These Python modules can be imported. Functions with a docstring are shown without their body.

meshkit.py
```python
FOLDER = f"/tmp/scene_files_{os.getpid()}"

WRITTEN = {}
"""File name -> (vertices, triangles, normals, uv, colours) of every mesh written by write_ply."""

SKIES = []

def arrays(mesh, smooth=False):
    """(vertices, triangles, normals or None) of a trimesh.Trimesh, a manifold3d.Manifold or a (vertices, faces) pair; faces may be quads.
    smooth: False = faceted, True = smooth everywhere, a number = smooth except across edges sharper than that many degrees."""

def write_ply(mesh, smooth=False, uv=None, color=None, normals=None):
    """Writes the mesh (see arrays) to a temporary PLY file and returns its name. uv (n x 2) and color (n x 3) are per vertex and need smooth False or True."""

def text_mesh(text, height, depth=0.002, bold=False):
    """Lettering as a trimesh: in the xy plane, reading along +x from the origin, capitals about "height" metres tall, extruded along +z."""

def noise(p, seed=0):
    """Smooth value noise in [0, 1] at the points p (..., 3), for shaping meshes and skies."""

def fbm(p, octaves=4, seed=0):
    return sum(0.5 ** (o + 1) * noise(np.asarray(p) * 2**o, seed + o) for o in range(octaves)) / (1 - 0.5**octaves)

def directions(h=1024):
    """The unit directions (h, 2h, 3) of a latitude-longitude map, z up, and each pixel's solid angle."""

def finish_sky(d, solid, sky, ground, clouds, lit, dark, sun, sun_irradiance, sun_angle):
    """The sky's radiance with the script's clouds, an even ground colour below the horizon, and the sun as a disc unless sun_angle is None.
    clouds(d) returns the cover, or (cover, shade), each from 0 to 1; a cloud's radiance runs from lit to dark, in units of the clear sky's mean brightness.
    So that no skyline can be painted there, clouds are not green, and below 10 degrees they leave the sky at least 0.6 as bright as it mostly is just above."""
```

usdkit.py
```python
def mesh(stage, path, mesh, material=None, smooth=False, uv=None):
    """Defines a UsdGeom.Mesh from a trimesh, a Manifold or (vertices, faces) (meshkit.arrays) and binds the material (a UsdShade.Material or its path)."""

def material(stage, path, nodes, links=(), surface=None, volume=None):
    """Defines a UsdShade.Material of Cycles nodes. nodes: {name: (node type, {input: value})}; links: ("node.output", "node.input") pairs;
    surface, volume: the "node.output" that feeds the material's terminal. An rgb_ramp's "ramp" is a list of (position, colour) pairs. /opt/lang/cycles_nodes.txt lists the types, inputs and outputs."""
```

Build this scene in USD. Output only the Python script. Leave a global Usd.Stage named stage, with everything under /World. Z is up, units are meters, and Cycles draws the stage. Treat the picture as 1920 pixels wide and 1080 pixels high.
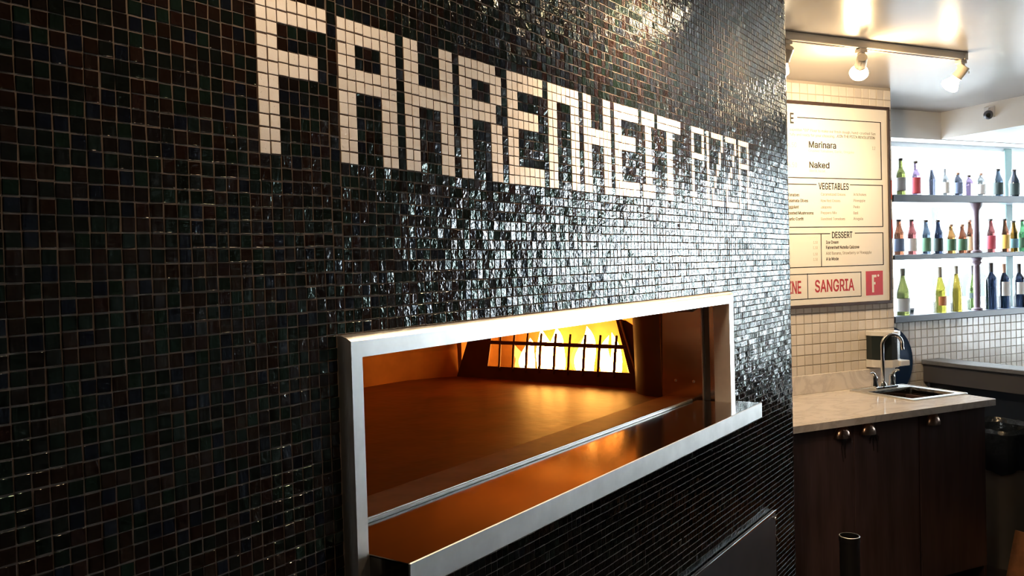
import math, random
import numpy as np
import trimesh
from trimesh import transformations as tf
from pxr import Usd, UsdGeom, UsdLux, UsdShade, Gf, Sdf, Vt
import usdkit, meshkit

stage = Usd.Stage.CreateInMemory()
UsdGeom.SetStageUpAxis(stage, 'Z')
UsdGeom.SetStageMetersPerUnit(stage, 1.0)
UsdGeom.Xform.Define(stage, '/World')
UsdGeom.Scope.Define(stage, '/World/Looks')
rng = np.random.default_rng(7)

# ------------------------------------------------------------------ camera
CAM = np.array([-0.702, -0.887, 1.60])
YAW, PITCH, ROLL, FPX = 0.6121, -0.0258, -0.0282, 1558.8
_cy, _sy, _cp, _sp = math.cos(YAW), math.sin(YAW), math.cos(PITCH), math.sin(PITCH)
FWD = np.array([_cy * _cp, _sy * _cp, _sp])
_r0 = np.array([_sy, -_cy, 0.0])
_u0 = np.cross(_r0, FWD)
RIGHT = math.cos(ROLL) * _r0 + math.sin(ROLL) * _u0
UP = -math.sin(ROLL) * _r0 + math.cos(ROLL) * _u0
cam = UsdGeom.Camera.Define(stage, '/World/camera')
_m = np.eye(4)
_m[0, :3], _m[1, :3], _m[2, :3], _m[3, :3] = RIGHT, UP, -FWD, CAM
cam.AddTransformOp().Set(Gf.Matrix4d(*[float(v) for v in _m.ravel()]))
cam.CreateHorizontalApertureAttr(36.0)
cam.CreateVerticalApertureAttr(20.25)
cam.CreateFocalLengthAttr(36.0 * FPX / 1920.0)
cam.CreateClippingRangeAttr(Gf.Vec2f(0.05, 500.0))
cam.CreateExposureAttr(0.0)

# ------------------------------------------------------------------ daylight (overcast sky) and lamp strengths
SKY = 9.5
sky = UsdLux.DomeLight.Define(stage, '/World/sky')
sky.CreateIntensityAttr(SKY)
sky.CreateColorAttr(Gf.Vec3f(0.84, 0.94, 1.0))
LETTER_LAMP = 1500.0     # track heads washing the mosaic lettering (outside the frame)
MENU_LAMP = 640.0       # the visible track heads
FLAME = 25.0


def lamp(path, pos, aim, radiance, color, angle=55.0, soft=0.6, radius=0.03):
    l = UsdLux.SphereLight.Define(stage, path)
    l.CreateRadiusAttr(radius)
    l.CreateIntensityAttr(radiance)
    l.CreateColorAttr(Gf.Vec3f(*color))
    sh = UsdLux.ShapingAPI.Apply(l.GetPrim())
    sh.CreateShapingConeAngleAttr(angle)
    sh.CreateShapingConeSoftnessAttr(soft)
    pos, aim = np.array(pos, float), np.array(aim, float)
    z = pos - aim
    z /= np.linalg.norm(z)
    x = np.cross([0.3, 0.2, 1.0], z)
    x /= np.linalg.norm(x)
    y = np.cross(z, x)
    m = np.eye(4)
    m[0, :3], m[1, :3], m[2, :3], m[3, :3] = x, y, z, pos
    l.AddTransformOp().Set(Gf.Matrix4d(*[float(v) for v in m.ravel()]))
    return l


# ------------------------------------------------------------------ materials
MATS = {}


def mat(name, base, rough=0.5, metal=0.0, var=0.0, scale=30.0, bump=0.0, bscale=200.0, bdist=0.001, stretch=(1, 1, 1), **kw):
    nodes = {'p': ('principled_bsdf', dict(base_color=base, roughness=rough, metallic=metal, **kw)), 'g': ('texture_coordinate', {}), 'm': ('mapping', {'scale': stretch})}
    links = [('g.object', 'm.vector')]
    if var:
        b = np.array(base)
        nodes['n'] = ('noise_texture', {'scale': scale, 'detail': 4.0, 'roughness': 0.6})
        nodes['r'] = ('rgb_ramp', {'ramp': [(0.3, tuple(np.clip(b * (1 - var), 0, 1))), (0.7, tuple(np.clip(b * (1 + var), 0, 1)))]})
        links += [('m.vector', 'n.vector'), ('n.fac', 'r.fac'), ('r.color', 'p.base_color')]
    if bump:
        nodes['bn'] = ('noise_texture', {'scale': bscale, 'detail': 2.0})
        nodes['b'] = ('bump', {'strength': bump, 'distance': bdist})
        links += [('m.vector', 'bn.vector'), ('bn.fac', 'b.height'), ('b.normal', 'p.normal')]
    MATS[name] = usdkit.material(stage, '/World/Looks/' + name, nodes, links, surface='p.BSDF')
    return MATS[name]


def glassy(name, color, rough=0.03, ior=1.45):
    MATS[name] = usdkit.material(stage, '/World/Looks/' + name, {'p': ('principled_bsdf', dict(base_color=color, roughness=rough, transmission_weight=1.0, ior=ior))}, [], surface='p.BSDF')


def emitter(name, color, strength):
    MATS[name] = usdkit.material(stage, '/World/Looks/' + name, {'e': ('emission', dict(color=color, strength=strength))}, [], surface='e.emission')


# glass mosaic: per-tile tone from the island or the object, wavy hand-pressed surface
usdkit.material(stage, '/World/Looks/dark_glass_tile', {
    'geo': ('geometry', {}), 'tone': ('attribute', {'attribute': 'tone'}),
    'ramp': ('rgb_ramp', {'interpolate': False, 'ramp': [(0.0, (.004, .005, .004)), (.28, (.010, .005, .003)), (.46, (.004, .007, .005)), (.60, (.006, .004, .003)), (.72, (.004, .005, .008)), (.84, (.012, .005, .003)), (.93, (.005, .010, .007))]}),
    'tint': ('rgb_ramp', {'interpolate': False, 'ramp': [(0.0, (.66, 1, .86)), (.22, (1, 1, 1)), (.40, (.72, .95, .90)), (.58, (.90, .97, 1)), (.75, (.72, .88, 1)), (.88, (.62, .95, .80))]}),
    'n': ('noise_texture', {'scale': 105.0, 'detail': 2.0, 'roughness': 0.5, 'distortion': 0.4}),
    'b': ('bump', {'strength': 0.64, 'distance': 0.0018}),
    'p': ('principled_bsdf', {'roughness': 0.085, 'ior': 1.44}),
}, [('tone.fac', 'ramp.fac'), ('tone.fac', 'tint.fac'), ('tint.color', 'p.specular_tint'), ('ramp.color', 'p.base_color'),
    ('geo.position', 'n.vector'), ('n.fac', 'b.height'), ('b.normal', 'p.normal')], surface='p.BSDF')
usdkit.material(stage, '/World/Looks/white_tile', {
    'geo': ('geometry', {}), 'tone': ('attribute', {'attribute': 'tone'}),
    'ramp': ('rgb_ramp', {'ramp': [(0.0, (.80, .74, .68)), (1.0, (.88, .82, .76))]}),
    'n': ('noise_texture', {'scale': 170.0, 'detail': 3.0, 'distortion': 1.5}),
    'sr': ('rgb_ramp', {'ramp': [(0.0, (.45, .42, .38)), (.27, (.5, .47, .42)), (.33, (1, 1, 1)), (1.0, (1, 1, 1))]}),
    'mx': ('mix_color', {'blend_type': 'multiply', 'fac': 0.6}),
    'b': ('bump', {'strength': 0.15, 'distance': 0.001}),
    'p': ('principled_bsdf', {'roughness': 0.22}),
}, [('tone.fac', 'ramp.fac'), ('geo.position', 'n.vector'), ('n.fac', 'sr.fac'),
    ('ramp.color', 'mx.a'), ('sr.color', 'mx.b'), ('mx.result', 'p.base_color'), ('n.fac', 'b.height'), ('b.normal', 'p.normal')], surface='p.BSDF')
usdkit.material(stage, '/World/Looks/cream_tile', {
    'geo': ('geometry', {}), 'tone': ('attribute', {'attribute': 'tone'}),
    'ramp': ('rgb_ramp', {'ramp': [(0.0, (.66, .60, .54)), (.5, (.72, .66, .60)), (1.0, (.76, .71, .66))]}),
    'n': ('noise_texture', {'scale': 45.0, 'detail': 1.0}),
    'b': ('bump', {'strength': 0.25, 'distance': 0.002}),
    'p': ('principled_bsdf', {'roughness': 0.12}),
}, [('tone.fac', 'ramp.fac'), ('ramp.color', 'p.base_color'), ('geo.position', 'n.vector'), ('n.fac', 'b.height'), ('b.normal', 'p.normal')], surface='p.BSDF')
for _n in ('dark_glass_tile', 'white_tile', 'cream_tile'):
    MATS[_n] = UsdShade.Material.Get(stage, '/World/Looks/' + _n)

mat('mosaic_grout', (.105, .076, .057), .9, var=.25, scale=25, bump=.3, bscale=900)
mat('letter_grout', (.06, .035, .025), .9)
mat('wall_grout', (.42, .37, .32), .9)
mat('accent_red', (.62, .12, .07), .2)
mat('ceiling_paint', (.47, .44, .42), .27, var=.03, scale=3, specular_ior_level=.15)
mat('ceiling_darkened', (.10, .075, .06), .6)
mat('wall_paint', (.72, .72, .72), .5)
mat('room_paint', (.06, .055, .05), .7)
mat('floor_stain', (.06, .045, .04), .35, var=.3, scale=4)
mat('steel', (.74, .74, .73), .42, 1.0, var=.10, scale=14, bump=.05, bscale=600, bdist=.0005)
mat('steel_brushed', (.30, .28, .26), .13, 1.0, var=.10, scale=9, bump=.05, bscale=400, bdist=.0005, stretch=(.15, 1, 1))
mat('steel_jamb', (.78, .72, .66), .16, 1.0, var=.15, scale=8, bump=.06, bscale=300, bdist=.0005)
mat('dark_steel', (.12, .11, .11), .35, .8, var=.15, scale=8)
mat('chrome', (.82, .83, .85), .06, 1.0)
mat('bronze', (.52, .33, .25), .22, 1.0)
mat('hearth_stone', (.135, .038, .010), .45, var=.45, scale=7, bump=.35, bscale=22, bdist=.004)
mat('threshold_stone', (.36, .17, .07), .55, var=.2, scale=14, bump=.2, bscale=60, bdist=.002)
mat('refractory', (.52, .235, .085), .85, var=.22, scale=6, bump=.3, bscale=14, bdist=.006)
mat('cheek_shade', (.10, .05, .03), .8, var=.2, scale=8)  # shadow on the right cheek, put into a darker masonry colour
mat('burner_iron', (.10, .045, .03), .6, .3, var=.2, scale=12)
mat('firebrick', (.46, .26, .10), .8, var=.2, scale=12)
emitter('flame_hot', (1.0, .44, .08), FLAME * 1.25)
emitter('flame_edge', (1.0, .34, .05), FLAME * .16)
emitter('bulb_glow', (1.0, .78, .50), 40.0)
emitter('bulb_glare', (1.0, .70, .36), 420.0)
mat('menu_board_white', (.84, .80, .74), .35)
mat('menu_frame_brown', (.05, .03, .025), .5)
mat('ink_black', (.03, .025, .02), .6)
mat('ink_grey', (.22, .20, .17), .6)
mat('ink_pale', (.48, .45, .40), .6)
mat('ink_red', (.42, .035, .05), .6)
mat('logo_red', (.55, .05, .075), .5)
mat('ink_white', (.86, .82, .78), .6)
mat('slate_shelf', (.10, .115, .15), .35)
mat('post_purple', (.11, .075, .10), .45)
mat('teal_metal', (.22, .36, .36), .45)
mat('window_white', (.70, .74, .76), .5)
mat('lamp_white', (.72, .66, .58), .4)
mat('camera_grey', (.08, .09, .12), .25)
mat('camera_mount', (.55, .56, .60), .5)
mat('marble', (.66, .60, .56), .12, var=.10, scale=3.0)
usdkit.material(stage, '/World/Looks/marble_top', {
    'tc': ('texture_coordinate', {}), 'mp': ('mapping', {'rotation': (0.3, 0.2, 0.8), 'scale': (1, 2.2, 1)}),
    'n': ('noise_texture', {'scale': 3.2, 'detail': 5.0, 'roughness': .62, 'distortion': 1.6}),
    'r': ('rgb_ramp', {'ramp': [(0.0, (.82, .75, .70)), (.44, (.80, .74, .69)), (.52, (.66, .60, .56)), (.58, (.78, .72, .67)), (1.0, (.84, .77, .72))]}),
    'p': ('principled_bsdf', {'roughness': .10}),
}, [('tc.object', 'mp.vector'), ('mp.vector', 'n.vector'), ('n.fac', 'r.fac'), ('r.color', 'p.base_color')], surface='p.BSDF')
MATS['marble_top'] = UsdShade.Material.Get(stage, '/World/Looks/marble_top')
mat('cabinet_wood', (.075, .045, .045), .38, var=.35, scale=9, stretch=(3, 1, .35))
mat('cabinet_gap', (.012, .008, .008), .7)
mat('drip_stain', (.022, .013, .012), .35)
mat('dark_plastic', (.02, .028, .03), .15)
mat('white_plastic', (.74, .72, .70), .3)
mat('paper_white', (.80, .80, .80), .8)
mat('blue_plastic', (.020, .055, .13), .3)
mat('bar_cap', (.20, .20, .21), .4, var=.1)
mat('bar_apron', (.10, .095, .10), .5)
mat('bar_navy', (.014, .022, .042), .5)
mat('bin_grey', (.20, .17, .14), .6)
mat('liner_black', (.012, .016, .022), .18, bump=.5, bscale=30, bdist=.01)
mat('black_tube', (.008, .008, .009), .4)
mat('wood_orange', (.36, .15, .06), .45, var=.25, scale=20)
mat('pavement', (.42, .42, .42), .9)
mat('added_facade', (.19, .20, .21), .9)
mat('bark', (.14, .12, .11), .9)
mat('label_grey', (.45, .44, .46), .6)
mat('label_white', (.80, .79, .78), .6)
mat('label_red', (.60, .09, .13), .6)
mat('label_blue', (.20, .26, .42), .6)
mat('label_sky', (.16, .33, .50), .6)
mat('label_green', (.10, .22, .14), .6)
mat('label_dark', (.03, .05, .05), .6)
mat('label_tan', (.55, .36, .20), .6)
mat('label_yellow', (.75, .52, .12), .6)
mat('label_orange', (.55, .20, .08), .6)
mat('cap_dark', (.05, .045, .045), .35)
mat('cap_tan', (.45, .26, .18), .4)
mat('capsule_grey', (.30, .28, .24), .4)
for _n, _c in dict(glass_clear=(.62, .65, .68), glass_brown=(.36, .13, .07), glass_red=(.46, .14, .14), glass_dark=(.05, .07, .10), glass_slate=(.18, .20, .28), glass_amber=(.60, .30, .10), glass_orange=(.85, .42, .08), glass_green=(.20, .62, .28),
                   glass_yellow=(.62, .56, .09), glass_gold=(.55, .42, .07), glass_lime=(.26, .40, .12), glass_olive=(.26, .29, .09), glass_wine=(.012, .018, .035), glass_violet=(.20, .14, .24)).items():
    glassy(_n, tuple(.16 * v if max(_c) > .25 else .5 * v for v in _c))
usdkit.material(stage, '/World/Looks/window_pane', {'t': ('transparent_bsdf', {'color': (.98, .99, .99)}), 'g': ('glossy_bsdf', {'color': (1, 1, 1), 'roughness': 0.0}), 'm': ('mix_closure', {'fac': .05})},
                [('t.BSDF', 'm.closure1'), ('g.BSDF', 'm.closure2')], surface='m.closure')
MATS['window_pane'] = UsdShade.Material.Get(stage, '/World/Looks/window_pane')

# ------------------------------------------------------------------ scene helpers
COUNT = {}


def path_of(name, parent):
    base = (str(parent.GetPath()) if parent is not None else '/World') + '/' + name
    k = COUNT.get(base, 0)
    COUNT[base] = k + 1
    return base if k == 0 else f'{base}_{k:03d}'


def tag(o, label=None, category=None, group=None, kind=None):
    o = o.GetPrim() if hasattr(o, 'GetPrim') else o
    for k, v in (('label', label), ('category', category), ('group', group), ('kind', kind)):
        if v:
            o.SetCustomDataByKey(k, v)
    return o


def thing(name, label, category, loc=(0, 0, 0), rotz=0.0, group=None, kind=None):
    x = UsdGeom.Xform.Define(stage, path_of(name, None))
    x.AddTranslateOp().Set(Gf.Vec3d(*[float(v) for v in loc]))
    x.AddRotateZOp().Set(float(rotz))
    return tag(x, label, category, group, kind)


def part(name, mesh, material, parent, smooth=False, label=None, kind=None):
    p = path_of(name, parent)
    m = usdkit.mesh(stage, p, mesh, MATS[material], smooth=smooth)
    return tag(m, label, kind=kind)


def cat(*ms):
    ms = [m for a in ms for m in (a if isinstance(a, list) else [a])]
    return trimesh.util.concatenate(ms)


def box(x0, x1, y0, y1, z0, z1):
    b = trimesh.creation.box([x1 - x0, y1 - y0, z1 - z0])
    b.apply_translation([(x0 + x1) / 2, (y0 + y1) / 2, (z0 + z1) / 2])
    return b


def cbox(x0, x1, y0, y1, z0, z1, c=0.003):
    """chamfered box"""
    pts = []
    for sx in (0, 1):
        for sy in (0, 1):
            for sz_ in (0, 1):
                p = np.array([(x0, x1)[sx], (y0, y1)[sy], (z0, z1)[sz_]])
                n = np.array([1 - 2 * sx, 1 - 2 * sy, 1 - 2 * sz_]) * c
                for k in range(3):
                    q = p.copy()
                    for j in range(3):
                        if j != k:
                            q[j] += n[j]
                    pts.append(q)
    return trimesh.Trimesh(pts, process=False).convex_hull


def lathe(profile, n=24, center=(0, 0, 0)):
    m = trimesh.creation.revolve(np.array(profile, float), sections=n)
    m.apply_translation(center)
    return m


def tube(points, radius, n=10):
    p = np.asarray(points, float)
    r = np.broadcast_to(np.asarray(radius, float), (len(p),))
    t = np.gradient(p, axis=0)
    t /= np.linalg.norm(t, axis=1, keepdims=True)
    ref = np.array([0.0, 0.0, 1.0]) if abs(t[0, 2]) < 0.9 else np.array([1.0, 0.0, 0.0])
    a = np.cross(t[0], ref)
    rings = []
    for i in range(len(p)):
        a = a - t[i] * (a @ t[i])
        a /= np.linalg.norm(a)
        b = np.cross(t[i], a)
        th = np.arange(n) * 2 * np.pi / n
        rings.append(p[i] + r[i] * (np.cos(th)[:, None] * a + np.sin(th)[:, None] * b))
    v = np.vstack(rings + [p[:1], p[-1:]])
    f = []
    for i in range(len(p) - 1):
        for j in range(n):
            q = (i * n + j, i * n + (j + 1) % n, (i + 1) * n + (j + 1) % n, (i + 1) * n + j)
            f += [(q[0], q[1], q[2]), (q[0], q[2], q[3])]
    c0, c1 = len(p) * n, len(p) * n + 1
    for j in range(n):
        f += [(c0, (j + 1) % n, j), (c1, (len(p) - 1) * n + j, (len(p) - 1) * n + (j + 1) % n)]
    m = trimesh.Trimesh(v, f, process=False)
    m.fix_normals()
    return m


def quadstrip(a, b, flip=False):
    """sheet between two polylines"""
    a, b = np.asarray(a, float), np.asarray(b, float)
    n = len(a)
    f = []
    for i in range(n - 1):
        f += [(i, i + 1, n + i + 1), (i, n + i + 1, n + i)]
    f = np.array(f)
    return trimesh.Trimesh(np.vstack([a, b]), f[:, ::-1] if flip else f, process=False)


def visible_depth(P):
    d = P - CAM
    z = d @ FWD
    x, y = FPX * (d @ RIGHT) / z, FPX * (d @ UP) / z
    return z, (np.abs(x) < 955) & (np.abs(y) < 535) & (z > 0)


# ------------------------------------------------------------------ mosaic oven wall
T = 0.0175                     # tile pitch
Z0 = 1.9645                    # top line of the lettering
H_CEIL = 2.505
XF = 2.262                     # flat part of the wall ends, rounded corner begins
RC = 0.10                      # radius of the rounded corner
ARC = RC * math.pi / 2
FR_X0, FR_X1, FR_Z0, FR_Z1 = 0.123, 1.668, 1.145, 1.508     # outer edge of the oven's steel frame

WOB_C = np.array([-30, -8, 0, 7, 8, 15, 23, 32, 39, 47, 55, 63, 77, 90, 106, 140])
WOB_Z = np.array([.0, .02, .08, .30, .07, .08, -.04, -.09, -.05, -.06, -.07, .02, .06, .0, .12, .0]) * T
WOB_X = np.array([.0, .0, -.02, -.07, .07, .05, .0, .03, .0, -.05, -.06, -.12, .0, .1, .85, .4]) * T


def along(a):
    """arc length along the wall surface -> position, tangent, outward normal (plan view)"""
    if a <= XF:
        return np.array([a, 0.0]), np.array([1.0, 0.0]), np.array([0.0, -1.0])
    if a <= XF + ARC:
        th = (a - XF) / RC
        return np.array([XF + RC * math.sin(th), RC - RC * math.cos(th)]), np.array([math.cos(th), math.sin(th)]), np.array([math.sin(th), -math.cos(th)])
    return np.array([XF + RC, RC + a - XF - ARC]), np.array([0.0, 1.0]), np.array([1.0, 0.0])


def tile_template(w, h, proud, bev):
    x, z = w / 2, h / 2
    v = [(-x, 0, -z), (x, 0, -z), (x, 0, z), (-x, 0, z)]
    v += [(a, proud - bev, b) for a, _, b in v[:4]]
    xi, zi = x - bev, z - bev
    v += [(-xi, proud, -zi), (xi, proud, -zi), (xi, proud, zi), (-xi, proud, zi)]
    f = []
    for k in (0, 4):
        for i in range(4):
            j = (i + 1) % 4
            f += [(k + i, k + j, k + 4 + j), (k + i, k + 4 + j, k + 4 + i)]
    f += [(8, 9, 10), (8, 10, 11)]
    return np.array(v, float), np.array(f)


def place_tile(a, z, w, h, proud, bev, tilt, r):
    v, f = tile_template(w * (1 + .02 * r.standard_normal()), h * (1 + .02 * r.standard_normal()), proud, bev)
    tx, tz = np.clip(r.standard_normal(2), -2.2, 2.2) * tilt
    out = v[:, 1] + (v[:, 1] > 0) * (v[:, 0] * tx + v[:, 2] * tz)
    ang = r.standard_normal() * .012
    px = v[:, 0] * math.cos(ang) - v[:, 2] * math.sin(ang)
    pz = v[:, 0] * math.sin(ang) + v[:, 2] * math.cos(ang)
    c, t, n = along(a)
    P = np.empty_like(v)
    P[:, 0] = c[0] + px * t[0] + out * n[0]
    P[:, 1] = c[1] + px * t[1] + out * n[1]
    P[:, 2] = z + pz
    return P, f


TONES = np.random.default_rng(99)


def tile_part(name, tiles, material, parent, **kw):
    """one tile, or many joined ones, each with its own tone in the primvar that the material reads"""
    tiles = tiles if isinstance(tiles, list) else [tiles]
    o = part(name, merge(tiles), material, parent, **kw)
    tone = np.concatenate([np.full(len(v), TONES.random(), np.float32) for v, _ in tiles])
    UsdGeom.PrimvarsAPI(o).CreatePrimvar('tone', Sdf.ValueTypeNames.FloatArray, 'vertex').Set(Vt.FloatArray.FromNumpy(tone))
    return o


def merge(tiles):
    V, F, o = [], [], 0
    for v, f in tiles:
        V.append(v)
        F.append(f + o)
        o += len(v)
    return np.vstack(V), np.vstack(F)


def rect(c0, c1, r0, r1):
    return {(c, r) for c in range(c0, c1) for r in range(r0, r1)}


LETTERS = []
LETTERS.append(('F', rect(0, 2, 0, 12) | rect(0, 7, 0, 2) | rect(0, 6, 4, 6)))
LETTERS.append(('A', {(8 + c, r) for c, r in rect(0, 2, 0, 12) | rect(5, 7, 0, 12) | rect(0, 7, 0, 2) | rect(0, 7, 4, 6)}))
LETTERS.append(('H', {(16 + c, r) for c, r in rect(0, 2, 0, 12) | rect(5, 7, 0, 12) | rect(0, 7, 4, 6)}))
LETTERS.append(('R', {(24 + c, r) for c, r in rect(0, 2, 0, 12) | rect(0, 6, 0, 1) | rect(0, 7, 1, 2) | rect(5, 7, 2, 4) | rect(0, 6, 4, 6) | rect(5, 7, 6, 12)}))
LETTERS.append(('E', {(32 + c, r) for c, r in rect(0, 2, 0, 12) | rect(0, 7, 0, 2) | rect(0, 6, 4, 6) | rect(0, 7, 10, 12)}))
LETTERS.append(('N', {(40 + c, r) for c, r in rect(0, 2, 0, 12) | rect(5, 7, 0, 12) | rect(0, 7, 0, 2)}))
LETTERS.append(('H', {(48 + c, r) for c, r in rect(0, 2, 0, 12) | rect(5, 7, 0, 12) | rect(0, 7, 4, 6)}))
LETTERS.append(('E', {(56 + c, r) for c, r in rect(0, 2, 0, 12) | rect(0, 7, 0, 2) | rect(0, 6, 4, 6) | rect(0, 7, 10, 12)}))
LETTERS.append(('I', {(64 + c, r) for c, r in rect(1, 3, 0, 12) | rect(0, 4, 0, 2) | rect(0, 4, 10, 12)}))
LETTERS.append(('T', {(69 + c, r) for c, r in rect(3, 5, 0, 12) | rect(0, 8, 0, 2)}))
LETTERS.append(('P', {(81 + c, r) for c, r in rect(0, 1, 0, 12) | rect(0, 5, 0, 1) | rect(4, 5, 1, 4) | rect(0, 5, 4, 5)}))
LETTERS.append(('I', {(87, r) for r in range(12)}))
_z = rect(0, 5, 0, 1) | rect(0, 5, 11, 12) | rect(4, 5, 1, 3) | rect(3, 4, 3, 5) | rect(2, 3, 5, 7) | rect(1, 2, 7, 9) | rect(0, 1, 9, 11)
LETTERS.append(('Z', {(89 + c, r) for c, r in _z}))
LETTERS.append(('Z', {(95 + c, r) for c, r in _z}))
LETTERS.append(('A', {(101 + c, r) for c, r in rect(0, 1, 0, 12) | rect(4, 5, 0, 12) | rect(0, 5, 0, 1) | rect(0, 5, 4, 5)}))
LETTER_AT = {cr: k for k, (_, s) in enumerate(LETTERS) for cr in s}

wall_left = thing('wall_left', 'black glass mosaic wall with white tile lettering around the pizza oven mouth', 'wall', kind='structure')
# backing with the oven mouth left open, then the rounded end and its return
_yb = 0.03
backing = [box(-0.95, FR_X0 + .02, 0, _yb, 0, H_CEIL), box(FR_X1 - .008, XF, 0, _yb, 0, H_CEIL),
           box(FR_X0 + .02, FR_X1 - .008, 0, _yb, FR_Z1 - .02, H_CEIL), box(FR_X0 + .02, FR_X1 - .008, 0, _yb, 0, FR_Z0 + .015)]
_arc = [along(XF + ARC * i / 14)[0] for i in range(15)] + [np.array([XF + RC, 1.08])]
_pl = np.array([[p[0], p[1]] for p in _arc])
backing.append(quadstrip(np.c_[_pl, np.full(len(_pl), 0.0)], np.c_[_pl, np.full(len(_pl), H_CEIL)]))
part('grout_bed', cat(backing), 'mosaic_grout', wall_left, label='brown grey grout behind the mosaic')

trng = np.random.default_rng(11)
dark, letter_tiles, seen = [], [[] for _ in LETTERS], []
R0 = -31
for c in range(-53, 190):
    for r in range(R0, 112):
        k = LETTER_AT.get((c, r))
        fade = float(np.clip((24 - r) / 8.0, 0, 1))
        a = (c + .5) * T + fade * np.interp(c + .5, WOB_C, WOB_X)
        z = Z0 - (r + .5) * T + fade * np.interp(c + .5, WOB_C, WOB_Z)
        if FR_X0 - .2 * T < a < FR_X1 + .2 * T and FR_Z0 + .25 * T < z < FR_Z1 + .3 * T:
            continue
        if a > XF + ARC + .9 or z < .004 or z > H_CEIL - .006:
            continue
        a += trng.standard_normal() * .00025
        z += trng.standard_normal() * .00025
        if k is None:
            dark.append(place_tile(a, z, T - .0021, T - .0021, .0012, .0003, .036, trng))
            seen.append(dark[-1][0].mean(0))
        else:
            letter_tiles[k].append(place_tile(a, z, T - .0017, T - .0017, .0017, .0005, .008, trng))
seen = np.array(seen)
_zd, _vis = visible_depth(seen)
order = np.argsort(np.where(_vis, _zd, 1e9))
for i in order[:300]:
    tile_part('mosaic_tile', dark[i], 'dark_glass_tile', wall_left)
tile_part('mosaic_field', [dark[i] for i in order[300:]], 'dark_glass_tile', wall_left, label='field of small wavy black glass mosaic tiles', kind='stuff')
_word = ['first word'] * 10 + ['second word'] * 5
for k, (ch, cells) in enumerate(LETTERS):
    bed = []
    for (c, r) in sorted(cells):
        a = (c + .5) * T + np.interp(c + .5, WOB_C, WOB_X)
        z = Z0 - (r + .5) * T + np.interp(c + .5, WOB_C, WOB_Z)
        bed.append(box(a - .5 * T, a + .5 * T, -.0009, .0, z - .5 * T, z + .5 * T))
    L = part('mosaic_letter', cat(bed), 'letter_grout', wall_left, label=f'white tile letter {ch}, number {k + 1 if k < 10 else k - 9} of the {_word[k]}')
    if k < 6:
        for tl in letter_tiles[k]:
            tile_part('letter_tile', tl, 'white_tile', L)
    else:
        tile_part('letter_tiles', letter_tiles[k], 'white_tile', L, kind='stuff')

# ------------------------------------------------------------------ pizza oven
ZT = 1.188
oven = thing('pizza_oven', 'deck pizza oven with a stainless steel framed mouth and flames burning at its right side', 'oven')
IX0, IX1, IZ0, IZ1 = 0.1525, 1.6225, 1.190, 1.4755        # inner edge of the frame at its front face
YF = -.020


def frame_rail(o0, o1, i0, i1):
    """one mitred rail: outer corners o (x,z), inner corners i; back at the wall, rounded outer edge"""
    O0, O1, I0, I1 = (np.array(v, float) for v in (o0, o1, i0, i1))
    prof = [(0.0, .004), (0.0, YF * .45), (.10, YF * .80), (.26, YF), (1.0, YF), (1.0, YF + .012), (.94, .03)]
    P0, P1 = [], []
    for w, y in prof:
        a, b = O0 + (I0 - O0) * w, O1 + (I1 - O1) * w
        P0.append((a[0], y, a[1]))
        P1.append((b[0], y, b[1]))
    return quadstrip(P0, P1)


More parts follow.
